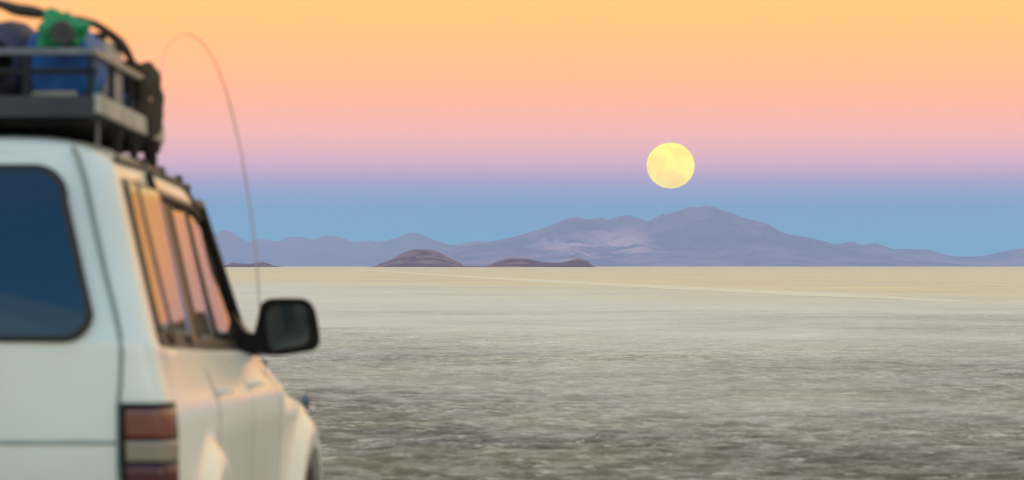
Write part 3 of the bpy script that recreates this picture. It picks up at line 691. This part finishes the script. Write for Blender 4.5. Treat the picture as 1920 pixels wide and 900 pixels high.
# second, slimmer grey can right behind the corner post
mb = MB(); mb.box(.50, .618, 1.22, 1.36, 1.955, 2.05, .03)
put(mb, 'blue_canister', M_blue, (.56, 1.29, 1.955), 'small blue canister behind the side rail beside the grey jerrycan', 'canister')

# green cloth tied round the cap
M_green = mat('green_cloth', (.004, .23, .07), .7, nscale=16, ncol=(.010, .30, .14), namt=.9, bump=.8, bscale=30)
gp = [(70, 90), (77, 66), (74, 50), (86, 38), (84, 26), (97, 15), (110, 21), (120, 28), (130, 23), (136, 33), (150, 38), (176, 46), (166, 58), (160, 72), (148, 86), (120, 92), (92, 92)]
mb = MB(); nn = len(gp); K = 14; outl = []
sub = 4
for i in range(nn):
    for k in range(sub):
        t_ = k/sub; a_, b_ = gp[i], gp[(i+1) % nn]; outl.append((a_[0]+(b_[0]-a_[0])*t_, a_[1]+(b_[1]-a_[1])*t_))
nn = len(outl)
for k in range(K+1):
    f = 1-k/K*.72
    for x, y in outl:
        px_, py_ = 120+(x-120)*f, 61+(y-61)*f; Yd = .345+.05*f*f+.022*noise.noise((px_*.05, py_*.05, 1.3))+.012*noise.noise((px_*.14, py_*.14, 4.3))
        mb.v.append(at(px_, py_, Yd))
for k in range(K):
    for i in range(nn): j = (i+1) % nn; mb.f.append((k*nn+i, k*nn+j, (k+1)*nn+j, (k+1)*nn+i))
put(mb, 'green_cloth', M_green, at(120, 90, .36), 'crumpled green cloth tied round the black drum cap', 'cloth', solid=.004)

# straps and the black tarpaulin bundle
M_strap = mat('black_webbing', (.012, .011, .010), .75, nscale=25, ncol=(.05, .04, .02), namt=.5, bump=.4, bscale=80)
def put_tube(name, pp, rr, label, cat, m=M_strap, flat=1., parent=None):
    mb = MB(); P = [Vector(at(*p)) for p in pp]
    # smooth the line
    Q = []
    for i in range(len(P)-1):
        p0_, p1_, p2_, p3_ = P[max(i-1, 0)], P[i], P[i+1], P[min(i+2, len(P)-1)]
        for k in range(6):
            t_ = k/6; Q.append(.5*((2*p1_)+(p2_-p0_)*t_+(2*p0_-5*p1_+4*p2_-p3_)*t_*t_+(3*p1_-p0_-3*p2_+p3_)*t_**3))
    Q.append(P[-1]); R2 = [rr[min(len(rr)-1, i//6)]+(rr[min(len(rr)-1, i//6+1)]-rr[min(len(rr)-1, i//6)])*(i % 6)/6 for i in range(len(Q))]
    mb.tube(Q, R2, 10, flat); return put(mb, name, m, at(*pp[0]), label, cat)
put_tube('tie_strap', [(-120, 2, .6), (-50, 4, .6), (0, 8, .55), (30, 18, .5), (62, 23, .46), (92, 29, .42), (120, 34, .45), (150, 38, .6), (180, 46, .75), (205, 62, .9), (226, 80, 1.05), (240, 98, 1.25), (252, 118, 1.5), (266, 140, 1.75), (282, 156, 1.95)],
         [.014, .016, .015, .020, .020, .014, .012, .012, .012, .014, .017, .015, .010, .010, .016], 'twisted black strap running over the luggage to the front of the rack', 'strap')
M_tarp = mat('black_tarpaulin', (.009, .009, .008), .8, 0, 1.3, nscale=14, ncol=(.035, .028, .020), namt=.7, bump=1.0, bscale=12)
mb = MB()
bc = at(272, 195, 1.92)
def tarp(u, v):
    a = u*2*math.pi; ph = (v-.5)*math.pi
    x, y, z = math.cos(ph)*math.cos(a), math.cos(ph)*math.sin(a), math.sin(ph)
    k = 1+.22*noise.noise((x*1.6+3, y*1.6, z*1.6))+.12*noise.noise((x*4, y*4, z*4))
    sgn = lambda q: math.copysign(abs(q)**.7, q)
    return ((.600+.058*k*sgn(x)), 1.64+.28*k*sgn(y), bc[2]+.004+.122*k*sgn(z)-.03*x)
mb.grid(tarp, 40, 28); tb = put(mb, 'tarpaulin_bundle', M_tarp, (bc[0], 1.9, bc[2]-.09), 'black tarpaulin bundle strapped to the front corner of the rack', 'bundle')
for (a_, b_), r_ in (((283, 188), .009), ((275, 236), .010)):
    q_ = at(a_, b_, 1.50); mb = MB(); ell(mb, q_, r_, .012, r_); part(mb, 'buckle', mat('brass_buckle', (.45, .30, .20), .4, .3, nscale=30, ncol=(.3, .2, .14)), tb, (bc[0], 1.9, bc[2]-.09))
mb = MB()
